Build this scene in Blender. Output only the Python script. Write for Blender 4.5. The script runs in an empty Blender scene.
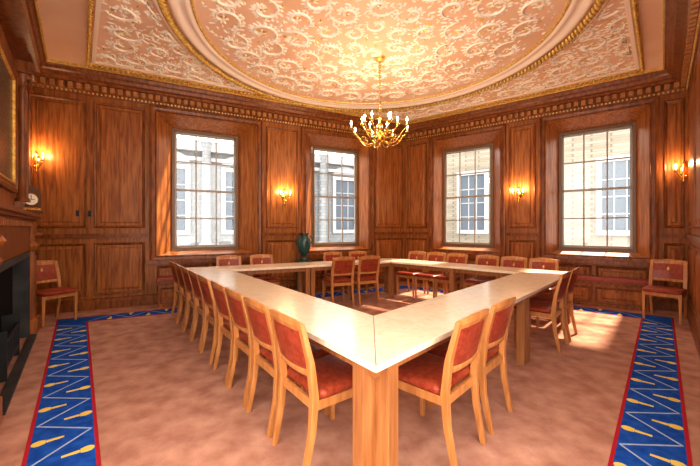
import bpy, math, random
from mathutils import Matrix, Vector
random.seed(7)
F=330.0; HZ=228.0; EH=1.42; CEIL=4.1
def P(px,py,h=0.0):
    d=(EH-h)*F/(py-HZ); return Vector(((px-350)/F*d,d))
# ---------------------------------------------------------------- materials
def mat(name,col,rough=0.5,metal=0.0,emit=None,es=0.0,spec=0.5,coat=0.0):
    m=bpy.data.materials.new(name); m.use_nodes=True
    b=m.node_tree.nodes['Principled BSDF']
    b.inputs['Base Color'].default_value=(*col,1); b.inputs['Roughness'].default_value=rough
    b.inputs['Metallic'].default_value=metal; b.inputs['Specular IOR Level'].default_value=spec
    b.inputs['Coat Weight'].default_value=coat; b.inputs['Coat Roughness'].default_value=0.12
    if emit: b.inputs['Emission Color'].default_value=(*emit,1); b.inputs['Emission Strength'].default_value=es
    return m
def noisemat(name,c1,c2,scale=(1,1,1),nscale=5,detail=6,rough=0.5,bump=0.0,bscale=None,coat=0,lo=0.35,hi=0.65,metal=0,spec=0.5,dist=0.0):
    m=mat(name,c1,rough,metal,coat=coat,spec=spec); nt=m.node_tree; N=nt.nodes; L=nt.links; b=N['Principled BSDF']
    tc=N.new('ShaderNodeTexCoord'); mp=N.new('ShaderNodeMapping'); mp.inputs['Scale'].default_value=scale
    L.new(tc.outputs['Object'],mp.inputs['Vector'])
    n=N.new('ShaderNodeTexNoise'); n.inputs['Scale'].default_value=nscale; n.inputs['Detail'].default_value=detail
    n.inputs['Distortion'].default_value=dist
    L.new(mp.outputs['Vector'],n.inputs['Vector'])
    r=N.new('ShaderNodeValToRGB'); r.color_ramp.elements[0].position=lo; r.color_ramp.elements[1].position=hi
    r.color_ramp.elements[0].color=(*c1,1); r.color_ramp.elements[1].color=(*c2,1)
    L.new(n.outputs['Fac'],r.inputs['Fac']); L.new(r.outputs['Color'],b.inputs['Base Color'])
    if bump>0:
        bp=N.new('ShaderNodeBump'); bp.inputs['Strength'].default_value=bump; bp.inputs['Distance'].default_value=0.01
        if bscale:
            n2=N.new('ShaderNodeTexNoise'); n2.inputs['Scale'].default_value=bscale; n2.inputs['Detail'].default_value=4
            L.new(tc.outputs['Object'],n2.inputs['Vector']); L.new(n2.outputs['Fac'],bp.inputs['Height'])
        else: L.new(n.outputs['Fac'],bp.inputs['Height'])
        L.new(bp.outputs['Normal'],b.inputs['Normal'])
    return m
M={}
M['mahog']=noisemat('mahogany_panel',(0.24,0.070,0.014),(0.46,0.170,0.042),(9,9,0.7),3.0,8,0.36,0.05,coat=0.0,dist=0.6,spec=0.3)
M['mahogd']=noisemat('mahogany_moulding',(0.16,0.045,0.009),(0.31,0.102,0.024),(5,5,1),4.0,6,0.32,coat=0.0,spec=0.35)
M['oak']=noisemat('chair_beech',(0.42,0.165,0.045),(0.58,0.26,0.085),(10,10,1),3.0,6,0.35,coat=0.1)
M['legw']=noisemat('table_leg_beech',(0.29,0.112,0.034),(0.42,0.18,0.062),(12,12,1),3.0,6,0.4)
M['top']=noisemat('table_top_maple',(0.85,0.70,0.50),(0.91,0.80,0.63),(3,3,3),3.0,8,0.24,coat=0.4,dist=1.5)
M['leather']=noisemat('red_leather',(0.24,0.033,0.013),(0.37,0.064,0.026),(1,1,1),30,3,0.36,0.1,spec=0.4)
M['carpet']=noisemat('rose_carpet',(0.40,0.185,0.125),(0.59,0.325,0.232),(1,1,1),6.0,15,0.95,0.6,bscale=140,spec=0.1,lo=0.32,hi=0.68)
M['blue']=noisemat('blue_carpet',(0.010,0.065,0.32),(0.022,0.11,0.46),(1,1,1),14,4,0.95,spec=0.1)
M['red']=mat('red_carpet_edge',(0.42,0.02,0.03),0.95,spec=0.1)
M['pale']=mat('pale_carpet_line',(0.36,0.45,0.58),0.95,spec=0.1)
M['goldc']=mat('gold_carpet',(0.76,0.58,0.13),0.95,spec=0.1)
M['brass']=mat('polished_brass',(0.80,0.50,0.13),0.25,1.0)
M['gilt']=noisemat('gilding',(0.62,0.37,0.07),(0.90,0.64,0.20),(1,1,1),25,3,0.4,metal=0.5)
M['peach']=noisemat('ceiling_peach',(0.81,0.52,0.33),(0.89,0.62,0.43),(1,1,1),1.2,4,0.8)
M['cream']=noisemat('plaster_cream',(0.94,0.84,0.69),(0.97,0.92,0.81),(1,1,1),9,3,0.7)
M['band']=mat('plaster_band',(0.96,0.81,0.67),0.7)
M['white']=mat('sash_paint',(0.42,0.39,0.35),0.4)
M['sashd']=mat('sash_frame_wood',(0.22,0.13,0.07),0.4)
M['black']=mat('black_iron',(0.01,0.01,0.01),0.5)
M['clockw']=mat('clock_case_walnut',(0.11,0.04,0.015),0.3,coat=0.3)
M['dark']=mat('firebox_black',(0.012,0.010,0.008),0.95,spec=0.1)  # plain near-black for the back of the fire opening
M['mirror']=mat('old_mirror',(0.10,0.08,0.06),0.25,0.0)
M['teal']=noisemat('teal_bronze',(0.01,0.045,0.04),(0.03,0.10,0.085),(1,1,1),8,4,0.35,coat=0.3)
M['candle']=mat('candle_tube',(0.9,0.85,0.7),0.5,emit=(1,0.8,0.5),es=0.4)
M['flame']=mat('candle_bulb',(1,0.8,0.5),0.5,emit=(1.0,0.72,0.38),es=60)
M['dial']=mat('clock_dial',(0.85,0.82,0.72),0.4)
M['marble']=noisemat('hearth_marble',(0.02,0.02,0.022),(0.06,0.055,0.05),(1,1,1),4,8,0.6)
def brickmat(name,a,b,mo,sc):
    m=mat(name,a,0.9); nt=m.node_tree; N=nt.nodes; L=nt.links
    tc=N.new('ShaderNodeTexCoord'); br=N.new('ShaderNodeTexBrick')
    sx=N.new('ShaderNodeSeparateXYZ'); cb=N.new('ShaderNodeCombineXYZ'); ad=N.new('ShaderNodeMath'); ad.operation='ADD'
    L.new(tc.outputs['Object'],sx.inputs[0]); L.new(sx.outputs[0],ad.inputs[0]); L.new(sx.outputs[1],ad.inputs[1])
    L.new(ad.outputs[0],cb.inputs[0]); L.new(sx.outputs[2],cb.inputs[1]); L.new(cb.outputs[0],br.inputs['Vector'])
    br.inputs['Color1'].default_value=(*a,1); br.inputs['Color2'].default_value=(*b,1); br.inputs['Mortar'].default_value=(*mo,1)
    br.inputs['Scale'].default_value=sc; br.inputs['Mortar Size'].default_value=0.015
    L.new(br.outputs['Color'],nt.nodes['Principled BSDF'].inputs['Base Color']); return m
M['brickt']=brickmat('tan_stone',(0.24,0.215,0.175),(0.33,0.30,0.25),(0.16,0.145,0.12),2.4)
M['stone']=brickmat('grey_stone',(0.22,0.24,0.262),(0.28,0.30,0.32),(0.16,0.175,0.19),1.6)
M['stonel']=mat('pale_stone',(0.40,0.41,0.425),0.8)
M['xglass']=mat('outside_glass',(0.07,0.10,0.14),0.3)
g=bpy.data.materials.new('window_glass'); g.use_nodes=True; nt=g.node_tree; nt.nodes.clear()
o=nt.nodes.new('ShaderNodeOutputMaterial'); mx=nt.nodes.new('ShaderNodeMixShader'); t=nt.nodes.new('ShaderNodeBsdfTransparent'); gl=nt.nodes.new('ShaderNodeBsdfGlossy')
gl.inputs['Roughness'].default_value=0.02; mx.inputs[0].default_value=0.04
nt.links.new(t.outputs[0],mx.inputs[1]); nt.links.new(gl.outputs[0],mx.inputs[2]); nt.links.new(mx.outputs[0],o.inputs[0]); M['glass']=g
# ---------------------------------------------------------------- mesh builder
import bmesh
class MB:
    def __init__(s): s.v=[];s.f=[];s.m=[];s.sm=[];s.mats=[];s.M=Matrix.Identity(4)
    def mi(s,k):
        if k not in s.mats: s.mats.append(k)
        return s.mats.index(k)
    def add(s,vs,fs,k,smooth=False):
        o=len(s.v); i=s.mi(k)
        for v in vs: s.v.append(tuple(s.M@Vector(v)))
        for f in fs: s.f.append([a+o for a in f]); s.m.append(i); s.sm.append(smooth)
    def box(s,x0,x1,y0,y1,z0,z1,k):
        vs=[(x0,y0,z0),(x1,y0,z0),(x1,y1,z0),(x0,y1,z0),(x0,y0,z1),(x1,y0,z1),(x1,y1,z1),(x0,y1,z1)]
        s.add(vs,[(0,3,2,1),(4,5,6,7),(0,1,5,4),(1,2,6,5),(2,3,7,6),(3,0,4,7)],k)
    def prism(s,pts,z0,z1,k):
        n=len(pts); vs=[(p[0],p[1],z0) for p in pts]+[(p[0],p[1],z1) for p in pts]
        s.add(vs,[list(range(n))[::-1],list(range(n,2*n))]+[(i,(i+1)%n,n+(i+1)%n,n+i) for i in range(n)],k)
    def loft(s,rings,k,closed=True,caps=True,smooth=False):
        n=len(rings[0]); vs=[p for r in rings for p in r]; fs=[]
        for j in range(len(rings)-1):
            for i in range(n if closed else n-1):
                a=j*n+i;b=j*n+(i+1)%n; fs.append((a,b,b+n,a+n))
        if caps: fs.append(list(range(n))[::-1]); fs.append([len(vs)-n+i for i in range(n)])
        s.add(vs,fs,k,smooth)
    def lathe(s,prof,c,k,n=20,smooth=True,caps=True):
        rings=[[(c[0]+r*math.cos(2*math.pi*i/n),c[1]+r*math.sin(2*math.pi*i/n),c[2]+z) for i in range(n)] for r,z in prof]
        s.loft(rings,k,caps=caps,smooth=smooth)
    def tube(s,path,rad,k,n=8,smooth=True,phase=0.0,flat=None,caps=True):
        path=[Vector(p) for p in path]; rings=[]; up=None
        for i,p in enumerate(path):
            d=(path[min(i+1,len(path)-1)]-path[max(i-1,0)]).normalized()
            if up is None:
                up=Vector((1,0,0)) if abs(d.x)<0.8 else Vector((0,1,0))
            up=(up-d*up.dot(d)).normalized(); w=d.cross(up)
            r=rad[i] if isinstance(rad,(list,tuple)) else rad
            r1,r2=(r if isinstance(r,tuple) else (r,r))
            rings.append([tuple(p+up*r1*math.cos(phase+2*math.pi*j/n)+w*r2*math.sin(phase+2*math.pi*j/n)) for j in range(n)])
        s.loft(rings,k,smooth=smooth,caps=caps)
    def bar(s,path,hx,hy,k):
        rings=[]
        for i,p in enumerate(path):
            a=hx[i] if isinstance(hx,(list,tuple)) else hx; b=hy[i] if isinstance(hy,(list,tuple)) else hy
            rings.append([(p[0]-a,p[1]-b,p[2]),(p[0]+a,p[1]-b,p[2]),(p[0]+a,p[1]+b,p[2]),(p[0]-a,p[1]+b,p[2])])
        s.loft(rings,k)
    def rectloft(s,x0,x1,z0,z1,prof,k,fill=None):
        rings=[[(x0+d,y,z0+d),(x1-d,y,z0+d),(x1-d,y,z1-d),(x0+d,y,z1-d)] for d,y in prof]
        s.loft(rings,k,caps=False)
        if fill: s.add(rings[-1],[(0,1,2,3)],fill)
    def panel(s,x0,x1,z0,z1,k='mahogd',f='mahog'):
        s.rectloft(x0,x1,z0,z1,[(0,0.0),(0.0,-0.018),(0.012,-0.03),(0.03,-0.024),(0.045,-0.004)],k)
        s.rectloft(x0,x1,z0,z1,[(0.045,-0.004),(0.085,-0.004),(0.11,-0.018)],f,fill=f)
    def build(s,name,bevel=0.0,parent=None,loc=None,rot=None,recalc=True):
        me=bpy.data.meshes.new(name); me.from_pydata(s.v,[],s.f)
        for k in s.mats: me.materials.append(M[k])
        for p,i,sm in zip(me.polygons,s.m,s.sm): p.material_index=i; p.use_smooth=sm
        if recalc:
            bm=bmesh.new(); bm.from_mesh(me); bmesh.ops.recalc_face_normals(bm,faces=bm.faces); bm.to_mesh(me); bm.free()
        ob=bpy.data.objects.new(name,me); bpy.context.collection.objects.link(ob)
        if bevel>0:
            md=ob.modifiers.new('bevel','BEVEL'); md.width=bevel; md.segments=2; md.limit_method='ANGLE'; md.angle_limit=0.7
        if loc: ob.location=loc
        if rot: ob.rotation_euler=(0,0,rot)
        if parent: ob.parent=parent
        return ob
# ---------------------------------------------------------------- room plan
A=Vector((-5.30,5.33)); C=Vector((1.47,8.84)); B=Vector((5.70,5.53))
dl=Vector((0.82,-1.0)); dr=Vector((-0.945,-1.0))
LE=A+dl*4.3; RE=B+dr*4.3
room=[LE,A,C,B,RE]
def rn(d): d=d.normalized(); return Vector((d.y,-d.x))
def isect(p,d,q,e):
    den=d.x*e.y-d.y*e.x; t=((q.x-p.x)*e.y-(q.y-p.y)*e.x)/den; return p+d*t
def inset(poly,off,closed=False):
    n=len(poly); ns=n if closed else n-1
    if not isinstance(off,(list,tuple)): off=[off]*ns
    L=[]
    for i in range(ns):
        a=poly[i];b=poly[(i+1)%n]; d=b-a; L.append((a+rn(d)*off[i],d))
    out=[]
    for i in range(n):
        if not closed and i==0: out.append(L[0][0])
        elif not closed and i==n-1: out.append(L[-1][0]+L[-1][1])
        else:
            p,d=L[i-1]; q,e=L[i%ns]; out.append(isect(p,d,q,e))
    return out
def wallM(a,b):
    d=(b-a).normalized(); n=Vector((-d.y,d.x))
    return Matrix(((d.x,n.x,0,a.x),(d.y,n.y,0,a.y),(0,0,1,0),(0,0,0,1))), (b-a).length
def upx(a,b,px,off=0.0):
    d=(b-a).normalized(); n=Vector((-d.y,d.x)); q=isect(a+n*off,d,Vector((0,0)),Vector(((px-350)/F,1))); return (q-a).dot(d)
# floor
mb=MB(); D=Vector((-0.27,-1.2))
fl=inset(room,-0.5)
mb.prism([tuple(p) for p in [fl[0]+Vector((0,-1)),fl[1],fl[2],fl[3],fl[4]+Vector((0,-1)),D+Vector((0.6,-0.6)),D+Vector((-0.6,-0.6))]],-0.15,0.0,'carpet')
mb.build('floor')
# carpet border
mb=MB()
offo=[0.45,0.55,0.62,0.21]; W=0.37
O=inset(room,offo); I=inset(room,[o+W for o in offo])
O2=inset(room,[o+0.022 for o in offo]); I2=inset(room,[o+W-0.022 for o in offo])
for i in range(4):
    for (a,b,k,z) in ((O,O2,'red',0.004),(O2,I2,'blue',0.004),(I2,I,'red',0.004)):
        mb.prism([tuple(a[i]),tuple(a[i+1]),tuple(b[i+1]),tuple(b[i])],0.0005,z,k)
    a=I[i] ; b=I[i+1]; d=(b-a).normalized(); nr=rn(b-a)
    L=(b-a).length; per=0.50; n=int(L/(per/2)); st=(L)/n
    pts=[a+d*(st*j)-nr*(W-(0.035 if j%2 else W-0.035)) for j in range(n+1)]
    for j in range(n):
        p,q=pts[j],pts[j+1]; e=(q-p).normalized(); s_=Vector((-e.y,e.x))*0.0065
        mb.prism([tuple(p+s_),tuple(q+s_),tuple(q-s_),tuple(p-s_)],0.004,0.0055,'pale')
    for j in range(1,n):
        sgn=1 if j%2 else -1
        c=a+d*(st*j)-nr*(W/2)+nr*sgn*0.06
        h=nr*sgn*0.85; w=d*0.85
        mb.prism([tuple(c-h*0.075+w*0.012),tuple(c-h*0.075-w*0.012),tuple(c+h*0.03-w*0.018),tuple(c+h*0.03+w*0.018)],0.004,0.0062,'goldc')
        mb.prism([tuple(c+h*0.035+w*0.03),tuple(c+h*0.035-w*0.03),tuple(c+h*0.048-w*0.03),tuple(c+h*0.048+w*0.03)],0.004,0.0063,'goldc')
        mb.prism([tuple(c+h*0.075+h*0.045*math.cos(t)+w*0.040*math.sin(t)) for t in [k*math.pi/6 for k in range(12)]],0.004,0.0064,'goldc')
mb.build('carpet_border')
# walls
GZ0,GZ1=0.97,3.42
def window_wall(a,b,wins,name):
    Mx,L=wallM(a,b); mb=MB(); mb.M=Mx
    ops=[]
    for (o0,o1,g0,g1) in wins:
        ops.append((upx(a,b,o0),upx(a,b,o1),upx(a,b,g0,0.36),upx(a,b,g1,0.36)))
    x=0
    for (x0,x1,g0,g1) in ops+[(L,L,0,0)]:
        if x0>x: mb.add([(x,0,0),(x0,0,0),(x0,0,CEIL),(x,0,CEIL)],[(0,1,2,3)],'mahog')
        if x1>x0:
            zb,zt=0.88,3.60
            mb.add([(x0,0,0),(x1,0,0),(x1,0,zb),(x0,0,zb)],[(0,1,2,3)],'mahog')
            mb.add([(x0,0,zt),(x1,0,zt),(x1,0,CEIL),(x0,0,CEIL)],[(0,1,2,3)],'mahog')
            F0=[(x0,0,zb),(x1,0,zb),(x1,0,zt),(x0,0,zt)]; G0=[(g0,0.36,GZ0),(g1,0.36,GZ0),(g1,0.36,GZ1),(g0,0.36,GZ1)]
            G1=[(g0,0.46,GZ0),(g1,0.46,GZ0),(g1,0.46,GZ1),(g0,0.46,GZ1)]
            mb.loft([F0,G0,G1],'mahog',caps=False)
            for (xa,ya,xb,yb) in ((g0,0.36,x0,0.0),(x1,0.0,g1,0.36)):
                e=Vector((xb-xa,yb-ya)).normalized(); ll=math.hypot(xb-xa,yb-ya); nn=Vector((-e.y,e.x))
                LM=Matrix(((e.x,nn.x,0,xa),(e.y,nn.y,0,ya),(0,0,1,0),(0,0,0,1)))
                old=mb.M
                mb.M=old@LM
                for z0,z1 in ((1.12,1.78),(1.86,2.6),(2.68,3.34)):
                    mb.rectloft(0.05,ll-0.05,z0,z1,[(0,0),(0,-0.012),(0.02,-0.016),(0.035,0.0-0.003),(0.05,-0.003),(0.06,-0.01)],'mahogd',fill='mahog')
                mb.M=old
            w=0.12
            zb2,zt2=0.88,3.60
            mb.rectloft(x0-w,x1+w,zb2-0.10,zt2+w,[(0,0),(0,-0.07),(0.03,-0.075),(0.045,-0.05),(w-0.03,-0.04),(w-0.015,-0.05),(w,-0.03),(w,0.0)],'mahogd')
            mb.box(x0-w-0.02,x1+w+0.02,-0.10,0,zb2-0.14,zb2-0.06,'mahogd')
            mb.panel(x0+0.0,x0+(x1-x0)/2-0.03,0.22,0.70); mb.panel(x0+(x1-x0)/2+0.03,x1,0.22,0.70)
        x=x1
    x=-0.5
    for (x0,x1,g0,g1) in ops+[(0,0,L+0.5,0)]:
        mb.add([(x,0.46,-0.2),(g0,0.46,-0.2),(g0,0.46,CEIL+0.2),(x,0.46,CEIL+0.2)],[(0,1,2,3)],'stone')
        if g1>0:
            mb.add([(g0,0.46,-0.2),(g1,0.46,-0.2),(g1,0.46,GZ0),(g0,0.46,GZ0)],[(0,1,2,3)],'stone')
            mb.add([(g0,0.46,GZ1),(g1,0.46,GZ1),(g1,0.46,CEIL+.2),(g0,0.46,CEIL+.2)],[(0,1,2,3)],'stone')
            x=g1
    return mb,Mx,L,ops
def piers(mb,x0,x1,n):
    w=(x1-x0)/n
    for i in range(n):
        a=x0+w*i+0.05; b=x0+w*(i+1)-0.05
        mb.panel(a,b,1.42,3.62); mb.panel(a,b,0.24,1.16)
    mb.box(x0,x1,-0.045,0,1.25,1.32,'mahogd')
mbL,ML,LL,opsL=window_wall(A,C,[(157,257,172,238),(306,368,312,358)],'wall_left')
piers(mbL,0.03,opsL[0][0]-0.14,2)
piers(mbL,opsL[0][1]+0.14,opsL[1][0]-0.14,1)
piers(mbL,opsL[1][1]+0.14,LL-0.02,1)
for px in (78,90):
    x=upx(A,C,px); mbL.box(x-0.02,x+0.02,-0.035,-0.0,1.62,1.72,'black')
mbL.build('wall_back_left')
mbR,MR,LR,opsR=window_wall(C,B,[(434,500,443,493),(546,649,559,636)],'wall_right')
piers(mbR,0.02,opsR[0][0]-0.14,1)
piers(mbR,opsR[0][1]+0.14,opsR[1][0]-0.14,1)
piers(mbR,opsR[1][1]+0.14,LR-0.02,1)
mbR.build('wall_back_right')
for nm,(a,b) in (('wall_left',(LE,A)),('wall_right',(B,RE))):
    Mx,L=wallM(a,b); mb=MB(); mb.M=Mx
    mb.box(0,L,0,0.4,0,CEIL,'mahog')
    if nm=='wall_right': piers(mb,0.05,L-0.05,4)
    else:
        piers(mb,4.85,L-0.04,1); piers(mb,0.05,1.12,1)
    mb.build(nm)
for nm,a,b in (('left',LE,A),('back_left',A,C),('back_right',C,B),('right',B,RE)):
    Mx,L=wallM(a,b); mb=MB(); mb.M=Mx
    segs=[(0,L)]
    if nm=='left': segs=[(0,1.15),(4.68,L)]
    for (s0,s1) in segs:
        mb.loft([[(s,0,0),(s,-0.05,0),(s,-0.05,0.13),(s,-0.03,0.17),(s,0,0.19)] for s in (s0,s1)],'mahogd')
    mb.build('baseboard_'+nm)
# ceiling
mb=MB(); ce=inset(room,-0.45); mb.prism([tuple(p) for p in ce],CEIL,CEIL+0.15,'peach'); mb.build('ceiling')
mb=MB()
prof=[(0.0,3.72),(0.03,3.72),(0.04,3.76),(0.06,3.78),(0.06,3.88),(0.13,3.885),(0.15,3.92),(0.22,3.93),(0.24,3.98),(0.27,4.00),(0.29,4.05),(0.31,4.06),(0.31,CEIL)]
pts=[inset(room,d) for d,z in prof]
rings=[[(p[i].x,p[i].y,z) for p,(d,z) in zip(pts,prof)] for i in range(5)]
mb.loft(rings,'mahogd',closed=False,caps=False)
gp=inset(room,0.315); gq=inset(room,0.335)
mb.loft([[(gp[i].x,gp[i].y,4.06),(gq[i].x,gq[i].y,4.08),(gq[i].x,gq[i].y,CEIL)] for i in range(5)],'gilt',closed=False,caps=False)
for i in range(4):
    a,b=room[i],room[i+1]; Mx,L=wallM(a,b); mb.M=Mx; n=int(L/0.115)
    for j in range(n):
        x=(j+0.5)*L/n; mb.box(x-0.033,x+0.033,-0.115,-0.05,3.79,3.875,'oak')  # dentils in paler wood: the light catching them is put into the colour
    n2=int(L/0.06)
    for j in range(n2):
        x=(j+0.5)*L/n2; mb.box(x-0.012,x+0.012,-0.05,-0.02,3.735,3.765,'gilt')
mb.M=Matrix.Identity(4)
mb.build('trim_cornice')
CC=Vector((0.36,4.72)); RR=2.70
mb=MB()
def ringprof(pr,k,n=96):
    mb.lathe([(r,z) for r,z in pr],(CC.x,CC.y,CEIL),k,n=n,caps=False)
ringprof([(RR+0.10,0),(RR+0.10,-0.03),(RR+0.06,-0.05),(RR+0.05,-0.02)],'band')
ringprof([(RR-0.06,0),(RR-0.07,-0.035),(RR-0.10,-0.04),(RR-0.14,-0.035),(RR-0.16,-0.015),(RR-0.22,-0.012),(RR-0.24,-0.03),(RR-0.27,-0.035),(RR-0.30,-0.02),(RR-0.31,0)],'band')
n=230
for i in range(n):
    a=2*math.pi*i/n; c=Vector((CC.x+RR*math.cos(a),CC.y+RR*math.sin(a),CEIL-0.035))
    t=Vector((-math.sin(a),math.cos(a),0)); q=Vector((math.cos(a),math.sin(a),0))
    mb.tube([c-t*0.04-q*0.045,c-t*0.012-q*0.018+Vector((0,0,-.025)),c+t*0.012+q*0.018+Vector((0,0,-.025)),c+t*0.04+q*0.045],[0.012,0.028,0.028,0.012],'gilt',n=5)
ringprof([(RR-0.31,-0.0),(RR-0.315,-0.025),(RR-0.335,-0.025),(RR-0.34,0)],'gilt')
gi=[0.80,0.46,0.46,0.55]
for off,k,dz in ((0,'gilt',0.035),(0.07,'band',0.02)):
    pa=inset(room,[o+off for o in gi]); pb=inset(room,[o+off+0.05 for o in gi])
    for i in range(4):
        mb.prism([tuple(pa[i]),tuple(pa[i+1]),tuple(pb[i+1]),tuple(pb[i])],CEIL-dz,CEIL,k)
gm=inset(room,[o+0.025 for o in gi])
for i in range(4):
    a,b=gm[i],gm[i+1]; L=(b-a).length; n=int(L/0.07); d=(b-a).normalized()
    for j in range(n):
        c=a+d*((j+.5)*L/n); e=rn(d)
        mb.tube([(c.x-d.x*.025-e.x*.02,c.y-d.y*.025-e.y*.02,CEIL-.035),(c.x,c.y,CEIL-.055),(c.x+d.x*.025+e.x*.02,c.y+d.y*.025+e.y*.02,CEIL-.035)],[0.006,0.02,0.006],'gilt',n=5)
mb.build('trim_ceiling_rings',recalc=False)
mb=MB()
def leaf(x,y,a,l,w,k='cream'):
    ca,sa=math.cos(a),math.sin(a)
    def T(u,v,z): return (x+ca*u-sa*v,y+sa*u+ca*v,CEIL-z)
    vs=[T(0,0,0.004)]+[T(l*.35,w*.5,0),T(l*.75,w*.38,0),T(l,0,0),T(l*.75,-w*.38,0),T(l*.35,-w*.5,0)]+[T(l*.35,0,w*.32),T(l*.75,0,w*.25)]
    mb.add(vs,[(0,1,6),(1,2,7,6),(2,3,7),(3,4,7),(4,5,6,7),(5,0,6)],k)
def ok(x,y,zone):
    r=math.hypot(x-CC.x,y-CC.y)
    if zone=='in': return r<RR-0.36
    if r<RR+0.14: return False
    p=Vector((x,y))
    for i in range(4):
        a,b=room[i],room[i+1]
        if (p-a).dot(rn(b-a))<gi[i]+0.15: return False
    return True
def scroll(cx,cy,s,rot,ch,zone,k='cream'):
    pts=[];rs=[]; turns=1.0; n=18
    for i in range(n+1):
        t=i/n; a=rot+ch*turns*2*math.pi*t; r=s*(1-t)**0.75+0.010
        x,y=cx+r*math.cos(a),cy+r*math.sin(a)
        if not ok(x,y,zone): continue
        pts.append((x,y,CEIL-0.008)); rs.append(0.008+0.012*math.sin(math.pi*min(1,t*1.1)))
        if t<0.9:
            leaf(x,y,a+ch*(0.7+random.uniform(-.2,.2)),s*random.uniform(.32,.5),s*random.uniform(.16,.24),k)
            if i%3==1: leaf(x,y,a+math.pi-ch*0.7,s*0.3,s*0.18,k)
    if len(pts)>4: mb.tube(pts,rs,k,n=5)
    if ok(cx,cy,zone):
        for j in range(6): leaf(cx,cy,rot+j*2*math.pi/6,s*0.3,s*0.18,k if j%2 else 'gilt')
for (r,nn,s) in ((0.36,6,0.14),(0.72,10,0.18),(1.14,15,0.20),(1.58,20,0.21),(2.03,27,0.21)):
    for j in range(nn):
        a=2*math.pi*(j+0.5)/nn+random.uniform(-.03,.03); ch=1 if j%2 else -1
        scroll(CC.x+r*math.cos(a),CC.y+r*math.sin(a),s*random.uniform(.85,1.15),a+math.pi*(0.5 if ch>0 else -0.5)+random.uniform(-.7,.7),ch,'in')
for k in range(1300):
    a=random.uniform(0,6.283); r=(RR-0.40)*math.sqrt(random.random())
    leaf(CC.x+r*math.cos(a),CC.y+r*math.sin(a),random.uniform(0,6.28),random.uniform(.05,.11),random.uniform(.025,.045),'cream' if random.random()<.88 else 'gilt')
placed=[]
for k in range(6000):
    x=random.uniform(-4.8,5.4); y=random.uniform(1.2,8.4)
    if not ok(x,y,'out'): continue
    if any((x-p[0])**2+(y-p[1])**2<0.31**2 for p in placed): continue
    placed.append((x,y)); scroll(x,y,random.uniform(.16,.22),random.uniform(0,6.28),random.choice((1,-1)),'out')
c_=0
while c_<1200:
    x=random.uniform(-4.8,5.4); y=random.uniform(1.2,8.4)
    if ok(x,y,'out'):
        leaf(x,y,random.uniform(0,6.28),random.uniform(.05,.12),random.uniform(.025,.045),'cream' if random.random()<.88 else 'gilt'); c_+=1
mb.build('trim_ceiling_plasterwork',recalc=False)
# windows
wi=1
for (Mx,ops) in ((ML,opsL),(MR,opsR)):
    for (x0,x1,g0,g1) in ops:
        mb=MB(); mb.M=Mx
        fw=0.05
        mb.rectloft(g0,g1,GZ0,GZ1,[(0,0.355),(0.0,0.34),(fw,0.34),(fw,0.44)],'sashd')
        mid=(GZ0+GZ1)/2
        for (z0,z1,y0) in ((GZ0+fw,mid+0.02,0.37),(mid-0.02,GZ1-fw,0.40)):
            a,b=g0+fw,g1-fw
            mb.box(a,a+0.035,y0,y0+0.03,z0,z1,'white'); mb.box(b-0.035,b,y0,y0+0.03,z0,z1,'white')
            mb.box(a,b,y0,y0+0.03,z0,z0+0.045,'white'); mb.box(a,b,y0,y0+0.03,z1-0.045,z1,'white')
            for j in (1,2):
                x=a+(b-a)*j/3; mb.box(x-0.013,x+0.013,y0+.004,y0+0.026,z0,z1,'white')
            z=(z0+z1)/2; mb.box(a,b,y0+.004,y0+0.026,z-0.013,z+0.013,'white')
            mb.box(a+0.03,b-0.03,y0+0.012,y0+0.016,z0+.04,z1-.04,'glass')
        mb.box(g0-0.02,g1+0.02,0.30,0.355,GZ0-0.03,GZ0+0.01,'sashd')
        mb.build('window_%d'%wi,recalc=True); wi+=1
        mb=MB(); mb.M=Mx
        a,b=x0+0.0,x1-0.0
        mb.box(a,b,-0.40,-0.052,0.40,0.45,'mahogd'); mb.box(a+.03,b-.03,-0.37,-0.055,0.0,0.40,'mahog')
        om=mb.M; mb.M=om@Matrix.Translation((0,-0.37,0)); mb.panel(a+.06,(a+b)/2-.02,0.06,0.36); mb.panel((a+b)/2+.02,b-.06,0.06,0.36); mb.M=om
        mb.box(a+.01,b-.01,-0.39,-0.06,0.45,0.52,'leather')
        mb.build('window_seat',bevel=0.012)
# table
P1=P(376,366,.75); P2=P(180,268,.75); P3=P(392,258,.75); R_=P(574,272,.75)
T=[P1,P2,P3,R_]; w=0.60
Ti=inset(T,w,True); mb=MB()
for i in range(4):
    j=(i+1)%4; e=(T[j]-T[i]).normalized()*0.002
    mb.prism([tuple(T[i]+e),tuple(T[j]-e),tuple(Ti[j]-e),tuple(Ti[i]+e)],0.712,0.75,'top')
Ta=inset(T,0.07,True);Tb=inset(T,0.095,True);Tc=inset(T,w-0.095,True);Td=inset(T,w-0.07,True)
for i in range(4):
    j=(i+1)%4
    mb.prism([tuple(Ta[i]),tuple(Ta[j]),tuple(Tb[j]),tuple(Tb[i])],0.64,0.712,'legw')
    mb.prism([tuple(Tc[i]),tuple(Tc[j]),tuple(Td[j]),tuple(Td[i])],0.64,0.712,'legw')
def leg(c,d,h=0.045):
    n=Vector((-d.y,d.x))
    mb.prism([tuple(c+d*h+n*h),tuple(c-d*h+n*h),tuple(c-d*h-n*h),tuple(c+d*h-n*h)],0.0,0.712,'legw')
Ls=[(T[(i+1)%4]-T[i]).length for i in range(4)]
mids=[[(2.335,0.030)],[(Ls[1]/2-.05,.04),(Ls[1]/2+.05,.04)],[(1.69,.04)],[(Ls[3]-2.60,.04),(Ls[3]-2.50,.04)]]
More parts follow.
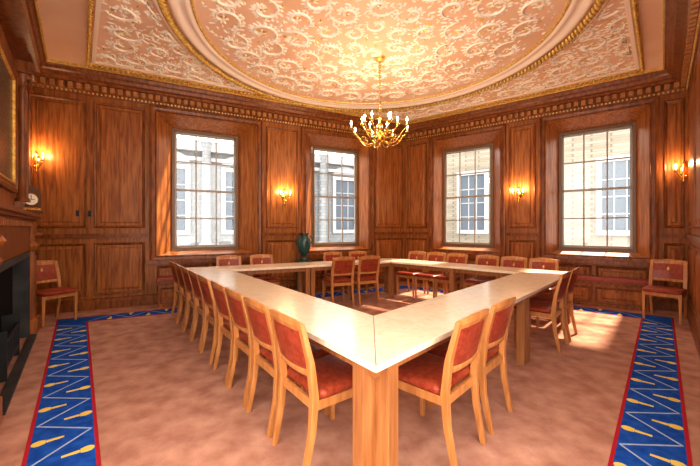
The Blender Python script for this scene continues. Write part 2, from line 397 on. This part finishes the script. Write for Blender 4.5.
for i in range(4):
    j=(i+1)%4; d=(T[j]-T[i]).normalized(); L=Ls[i]; q=rn(d)
    for c in (0.17,L-(0.11 if i==0 else 0.17)):
        leg(T[i]+d*c+q*0.065,d)
    for c,h in mids[i]:
        leg(T[i]+d*c+q*0.08,d,h); leg(T[i]+d*c+q*(w-0.08),d,h)
    leg(Ti[i]+(T[i]-Ti[i]).normalized()*0.10,d,0.04)
table=mb.build('conference_table',bevel=0.004)
# chairs
def chair_mesh():
    mb=MB()
    for s in (-1,1):
        mb.bar([(s*.195,-.265,0),(s*.20,-.215,.25),(s*.20,-.20,.45),(s*.20,-.225,.65),(s*.195,-.285,.885)],[.015,.019,.021,.024,.022],[.016,.019,.022,.018,.014],'oak')
        mb.bar([(s*.205,.20,0),(s*.205,.20,.43)],[.014,.021],[.014,.021],'oak')
        mb.box(s*.205-.012,s*.205+.012,-.20,.19,.375,.43,'oak')
    mb.box(-.19,.19,.188,.212,.375,.43,'oak'); mb.box(-.19,.19,-.213,-.19,.375,.43,'oak')
    def rr(hx,y0,y1,r,z,n=5):
        out=[]
        for (cx,cy,a0) in ((hx-r,y1-r,0),(-hx+r,y1-r,90),(-hx+r,y0+r,180),(hx-r,y0+r,270)):
            for k in range(n):
                a=math.radians(a0+90*k/(n-1)); out.append((cx+r*math.cos(a),cy+r*math.sin(a),z))
        return out
    mb.loft([rr(.215,-.175,.235,.04,.43),rr(.228,-.18,.245,.045,.445),rr(.228,-.18,.245,.045,.465),rr(.215,-.17,.232,.045,.482),rr(.17,-.13,.19,.04,.492)],'leather',smooth=True)
    def yb(z):
        return -.225-(z-.65)*.267 if z>.65 else -.20-(z-.45)*.125
    def crv(x): return -.022*(1-(x/.2)**2)
    N=9
    def slab(z0,z1,t,k,hx=.185,arch=0,puff=0):
        rings=[]
        for i in range(N):
            x=-hx+2*hx*i/(N-1); c=crv(x); az=arch*(1-(x/hx)**2)
            e=t+puff*(1-(x/hx)**4)
            zt=z1+az
            rings.append([(x,yb(z0)+c-e*.6,z0),(x,yb((z0+zt)/2)+c-e-puff*.3,(z0+zt)/2),(x,yb(zt)+c-e*.6,zt),(x,yb(zt)+c+e*.6,zt),(x,yb((z0+zt)/2)+c+e+puff*.3,(z0+zt)/2),(x,yb(z0)+c+e*.6,z0)])
        mb.loft(rings,k,smooth=False)
    slab(.838,.890,.015,'oak',hx=.214,arch=.024)
    slab(.565,.61,.013,'oak')
    slab(.60,.845,.010,'leather',hx=.182,arch=.012,puff=.005)
    z=.76
    mb.tube([(0,yb(z)+crv(0)+.019,z-.03),(0,yb(z)+crv(0)+.023,z),(0,yb(z)+crv(0)+.016,z+.035)],[(.006,.004),(.020,.004),(.008,.004)],'gilt',n=8)
    return mb
cm=chair_mesh(); first=cm.build('dining_chair',bevel=0.004); nch=[0]
def chair(p,face,z=0.0):
    rot=math.atan2(face.y,face.x)-math.pi/2
    if nch[0]==0: ob=first
    else:
        ob=bpy.data.objects.new('dining_chair',first.data); bpy.context.collection.objects.link(ob)
        md=ob.modifiers.new('bevel','BEVEL'); md.width=0.004; md.segments=2; md.limit_method='ANGLE'; md.angle_limit=0.7
    nch[0]+=1
    ob.location=(p.x,p.y,z); ob.rotation_euler=(0,0,rot)
def row(a,b,ds,off,jit=0.02):
    d=(b-a).normalized(); q=rn(d)
    for t in ds:
        f=q.copy(); an=random.uniform(-jit,jit)
        f=Vector((f.x*math.cos(an)-f.y*math.sin(an),f.x*math.sin(an)+f.y*math.cos(an)))
        chair(a+d*t-q*off,f)
row(P1,P2,[0.63,1.11,1.59,2.06,2.61,3.09,3.57,4.05,4.53],-0.11,0.0)
dd=(R_-P1).normalized(); qq=Vector((dd.y,-dd.x))
for t in (0.74,1.27,3.3,3.85):
    chair(P1+dd*t-qq*0.12,-qq)
row(P2,P3,[0.8,1.4,2.9,3.5],0.02)
row(P3,R_,[.46,.93,1.39,1.99,2.46,2.93],0.03,0.0)
d=(P3-P2).normalized(); q=rn(d)
for t in (2.62,3.15): chair(P2+d*t+q*(w+0.0),-q)
chair(Vector((-4.50,4.98)),Vector((0.93,-0.36)),0.0066)
chair(Vector((4.88,5.12)),Vector((-0.80,-0.6)),0.0066)
# chandelier
def bulb(mb,c,s=1.0):
    x,y,z=c
    mb.lathe([(.004,0),(.030*s,.004),(.034*s,.016),(.012,.018)],(x,y,z),'brass',n=12)
    mb.lathe([(.011,0),(.011,.055*s)],(x,y,z+.018),'candle',n=8)
    mb.lathe([(.004,0),(.013,.018),(.011,.034),(.002,.058)],(x,y,z+.018+.055*s),'flame',n=8)
mb=MB(); CH=Vector((0.47,5.2)); cz=2.70
mb.lathe([(.004,0),(.02,.01),(.03,.03),(.012,.05),(.05,.07),(.085,.12),(.085,.15),(.04,.20),(.02,.23),(.03,.26),(.055,.29),(.05,.33),(.02,.36),(.014,.42),(.03,.45),(.012,.48),(.010,.56)],(CH.x,CH.y,cz),'brass',n=24)
z=cz+.56; i=0
while z<CEIL-0.06:
    a=0 if i%2 else math.pi/2
    lk=[(CH.x+.015*math.cos(t)*math.cos(a),CH.y+.015*math.cos(t)*math.sin(a),z+.022+.028*math.sin(t)) for t in [k*math.pi/5 for k in range(11)]]
    mb.tube(lk,.006,'brass',n=5,caps=False); z+=.040; i+=1
mb.lathe([(.01,-.06),(.05,-.05),(.09,-.015),(.09,0)],(CH.x,CH.y,CEIL),'gilt',n=20)
bul=[]
for (n,R0,z0,h,ph) in ((8,.46,cz+.12,.13,0.2),(6,.28,cz+.24,.10,.0)):
    for j in range(n):
        a=2*math.pi*j/n+ph; u=Vector((math.cos(a),math.sin(a)))
        path=[]
        for k in range(13):
            t=k/12; r=.03+(R0-.03)*t; zz=z0-.10*math.sin(math.pi*min(1,t*1.25))*(1-.2*t)+ (h*max(0,(t-.55)/.45)**1.6)
            path.append((CH.x+u.x*r,CH.y+u.y*r,zz))
        mb.tube(path,[.012-.004*k/12 for k in range(13)],'brass',n=6)
        rc=R0*.55; cc=(CH.x+u.x*rc,CH.y+u.y*rc,z0-.01)
        mb.tube([(cc[0]+u.x*.045*(1-k/14)*math.cos(k*.6),cc[1]+u.y*.045*(1-k/14)*math.cos(k*.6),cc[2]+.045*(1-k/14)*math.sin(k*.6)) for k in range(12)],.006,'brass',n=5)
        e=path[-1]; bulb(mb,e); bul.append((e[0],e[1],e[2]+.10))
mb.build('chandelier')
def plight(name,loc,pw,r=0.03,col=(1,0.74,0.45)):
    l=bpy.data.lights.new(name,'POINT'); l.energy=pw; l.color=col; l.shadow_soft_size=r
    o=bpy.data.objects.new(name,l); bpy.context.collection.objects.link(o); o.location=loc; return o
for k,bp in enumerate(bul[::2]): plight('chandelier_bulb_light',(bp[0],bp[1],bp[2]+.05),4.0,0.03,(1,0.82,0.62))
def sconce(Mx,u,z,hs=1.0):
    mb=MB(); mb.M=Mx@Matrix.Translation((u,0,z))
    mb.loft([[(r*.06*math.cos(t),y,r*.13*math.sin(t)) for t in [k*math.pi/8 for k in range(16)]] for r,y in ((1,0),(1,-.012),(.7,-.03),(.3,-.045))],'brass')
    mb.lathe([(.004,-.18),(.02,-.15),(.012,-.12),(.016,-.06),(.01,.08),(.02,.14),(.004,.18)],(0,-.045,0),'brass',n=10)
    for s in (-1,1):
        path=[(s*.10*t,-.04-.09*t,-.04-.05*math.sin(math.pi*t)+.05*t*t) for t in [k/8 for k in range(9)]]
        mb.tube(path,.007,'brass',n=6); bulb(mb,path[-1],.9)
        w=mb.M@Vector((s*.10,-.17,.13)); plight('wall_sconce_light',w,5,0.02,(1,.72,.42))
    mb.build('wall_sconce')
sconce(ML,0.19,2.50); sconce(ML,upx(A,C,284),2.10); sconce(MR,upx(C,B,519),2.13); sconce(MR,upx(C,B,683),2.36)
# fireplace
MW,LW=wallM(LE,A)
mb=MB(); mb.M=MW
x0,x1=1.20,4.60; a0,a1=1.65,4.12; yb_=-0.003
mb.box(x0,a0,-0.20,yb_,0,1.5,'mahogd'); mb.box(a1,x1,-0.20,yb_,0,1.5,'mahogd'); mb.box(a0,a1,-0.20,yb_,1.12,1.5,'mahogd')
mb.box(a0,a0+.06,-0.215,yb_,0,1.12,'marble'); mb.box(a1-.06,a1,-0.215,yb_,0,1.12,'marble'); mb.box(a0+.06,a1-.06,-0.215,yb_,1.05,1.12,'marble')
mb.box(a0+.06,a1-.06,-0.06,-0.01,0,1.05,'dark')
for k in range(9):
    xx=2.50+.09*k; mb.box(xx,xx+.015,-.19,-.175,.12,.36,'black')
mb.box(2.45,3.3,-.195,-.17,.10,.13,'black'); mb.box(2.45,3.3,-.195,-.17,.34,.37,'black')
for xx in (2.45,3.27): mb.box(xx,xx+.03,-.2,-.06,0,.46,'black')
for xc in (1.42,4.38):
    mb.loft([[(xc-h,-.20,z),(xc+h,-.20,z),(xc+h,-.20-dp,z),(xc-h,-.20-dp,z)] for h,dp,z in ((.17,.08,0),(.17,.08,.18),(.13,.05,.20),(.12,.04,1.10),(.15,.06,1.13),(.17,.09,1.18),(.15,.05,1.24),(.17,.05,1.42),(.19,.09,1.5))],'mahog')
    for k in range(4):
        xx=xc-.09+.06*k; mb.tube([(xx,-.24,.26),(xx,-.24,1.05)],.014,'mahogd',n=8)
    mb.lathe([(.0,-.05),(.06,-.03),(.075,.0),(.05,.04),(.0,.05)],(xc,-.25,1.33),'mahogd',n=12)
for (pr,z0,z1) in ((.22,1.5,1.53),(.26,1.53,1.56),(.30,1.56,1.60)):
    mb.box(x0-pr*.3,x1+pr*.25,-pr,yb_,z0,z1,'mahogd')
n=40
for j in range(n):
    xx=x0+.04+(x1-x0-.08)*j/(n-1); mb.box(xx-.025,xx+.025,-.235,-.2,1.44,1.50,'mahog')
e0,e1=1.55,4.22
mb.box(e0,e1,-0.08,yb_,1.60,3.70,'mahog')
mb.rectloft(e0+.30,e1-.30,1.85,3.35,[(0,-.08),(0,-.12),(.04,-.13),(.08,-.10),(.10,-.11)],'mahogd')
mb.rectloft(e0+.40,e1-.40,1.95,3.25,[(0,-.11),(.02,-.115),(.035,-.09)],'gilt',fill='mirror')
for xc in (e0+.14,e1-.14):
    mb.box(xc-.12,xc+.12,-.16,-.08,1.60,1.76,'mahogd')
    mb.lathe([(.075,0),(.075,.03),(.055,.06),(.06,.5),(.05,1.45),(.07,1.48),(.065,1.52),(.09,1.62),(.10,1.64)],(xc,-.15,1.76),'mahogd',n=16)
    mb.box(xc-.13,xc+.13,-.26,-.08,3.40,3.55,'mahogd')
    for k in range(7):
        a=k*.9; mb.lathe([(0,-.03),(.03,0),(0,.03)],(xc+.07*math.cos(a),-.22,3.28+.07*math.sin(a)),'mahogd',n=8)
mb.box(e0-.06,e1+.06,-.30,yb_,3.55,3.70,'mahogd')
# slim marble hearth strip, flush with the pilasters
mb.box(a0+.02,a1-.02,-.285,-.2,0.0,0.02,'marble')
mb.build('fireplace',bevel=0.004)
mb=MB(); mb.M=MW@Matrix.Translation((4.46,-.16,1.601))@Matrix.Rotation(math.radians(-62),4,'Z')@Matrix.Scale(1.12,4)
mb.box(-.12,.12,-.08,.08,.015,.05,'clockw')
for sx in (-1,1):
    for sy in (-1,1): mb.lathe([(.012,0),(.016,.008),(.012,.016)],(sx*.1,sy*.065,0),'brass',n=8)
mb.box(-.105,.105,-.07,.07,.05,.27,'clockw')
mb.loft([[(.105*math.cos(t),y,.27+.085*math.sin(t)) for t in [k*math.pi/12 for k in range(13)]] for y in (-.07,.07)],'clockw')
mb.loft([[(.075*r*math.cos(t),y,.19+.075*r*math.sin(t)) for t in [k*math.pi/12 for k in range(24)]] for r,y in ((1,-.07),(1,-.078),(.9,-.08))],'brass')
mb.loft([[(.066*math.cos(t),y,.19+.066*math.sin(t)) for t in [k*math.pi/12 for k in range(24)]] for y in (-.079,-.083)],'dial')
mb.box(-.003,.003,-.087,-.084,.19,.245,'black'); mb.box(0,.035,-.087,-.084,.187,.193,'black')
mb.box(-.1,.1,-.074,-.07,.06,.09,'brass')
mb.tube([(.03*math.cos(t),0,.365+.03*math.sin(t)) for t in [k*math.pi/8 for k in range(9)]],.005,'brass',n=6)
mb.lathe([(.006,0),(.012,.01),(0,.025)],(0,0,.393),'brass',n=8)
mb.build('mantel_clock')
# teal urn on pedestal
mb=MB(); u=Vector((-0.99,7.12))
mb.M=Matrix.Translation((u.x,u.y,0.009))@Matrix.Rotation(math.radians(27),4,'Z')
mb.box(-.17,.17,-.17,.17,0,.08,'teal'); mb.bar([(0,0,.08),(0,0,.66)],[.135,.125],[.135,.125],'teal'); mb.box(-.16,.16,-.16,.16,.66,.71,'teal')
mb.lathe([(.10,0),(.10,.03),(.04,.06),(.035,.10),(.09,.16),(.135,.27),(.15,.38),(.13,.47),(.08,.52),(.09,.56),(.12,.59),(.10,.59),(.03,.55)],(0,0,.71),'teal',n=24)
for s in (-1,1):
    mb.tube([(s*(.13+.06*math.sin(math.pi*t)),0,1.05+.2*t) for t in [k/8 for k in range(9)]],.012,'teal',n=6)
mb.build('pedestal_urn')
# outside
def facade(a,b,dist,h,wallk,name,cols=False):
    Mx,L=wallM(a,b); mb=MB(); mb.M=Mx@Matrix.Translation((0,dist,0))
    mb.box(-5,L+5,0,3,-4,h,wallk)
    mb.box(-5,L+5,-.35,0,h-.5,h-.15,'stonel'); mb.box(-5,L+5,-.2,0,h-.9,h-.75,'stonel'); mb.box(-5,L+5,-.25,0,.3,.6,'stonel')
    x=-4.0
    while x<L+4:
        for z0,z1 in ((-3,-.6),(1.3,3.9)):
            mb.box(x,x+1.1,-.02,.0,z0,z1,'xglass')
            mb.rectloft(x-.18,x+1.28,z0-.15,z1+.2,[(0,0),(0,-.12),(.18,-.12),(.18,-.02)],'stonel')
            for k in range(1,3): mb.box(x+1.1*k/3-.02,x+1.1*k/3+.02,-.05,-.02,z0,z1,'stonel')
            for k in range(1,4): mb.box(x,x+1.1,-.05,-.02,z0+(z1-z0)*k/4-.02,z0+(z1-z0)*k/4+.02,'stonel')
            if cols:
                mb.loft([[(x+.55+.72*math.cos(t),y,z1+.25+.5*math.sin(t)) for t in [k*math.pi/12 for k in range(13)]] for y in (0,-.14)],'stonel')
        if cols:
            mb.lathe([(.28,0),(.28,.15),(.2,.2),(.19,2.6),(.17,4.2),(.26,4.45),(.28,4.5)],(x+1.9,-.3,.6),'stone',n=14)
        x+=2.7
    mb.build(name)
facade(A,C,8.5,5.2,'stone','stone_building',1)
facade(C,B,8.0,6.4,'brickt','brick_building')
mb=MB(); mb.prism([(-40,5.0),(40,5.0),(40,45),(-40,45)],-4.2,-4.0,'stonel'); mb.build('street_ground')
# light
w_=bpy.data.worlds.new('World'); bpy.context.scene.world=w_; w_.use_nodes=True
bg=w_.node_tree.nodes['Background']; bg.inputs[0].default_value=(1.0,0.94,0.86,1); bg.inputs[1].default_value=3.1
sl=bpy.data.lights.new('sun','SUN'); sl.energy=10; sl.color=(1,0.84,0.62); sl.angle=0.05
so=bpy.data.objects.new('sun',sl); bpy.context.collection.objects.link(so)
so.rotation_euler=Vector((-0.62,-0.62,-0.85)).to_track_quat('-Z','Y').to_euler()
cam=bpy.data.cameras.new('camera'); co=bpy.data.objects.new('camera',cam); bpy.context.collection.objects.link(co)
co.location=(0,0,EH); co.rotation_euler=(math.pi/2,0,0); cam.sensor_width=36; cam.lens=F*36/700; cam.shift_y=-5/700.; cam.clip_start=0.05
bpy.context.scene.camera=co
vs=bpy.context.scene.view_settings; vs.view_transform='Standard'; vs.exposure=0.78; vs.gamma=0.88
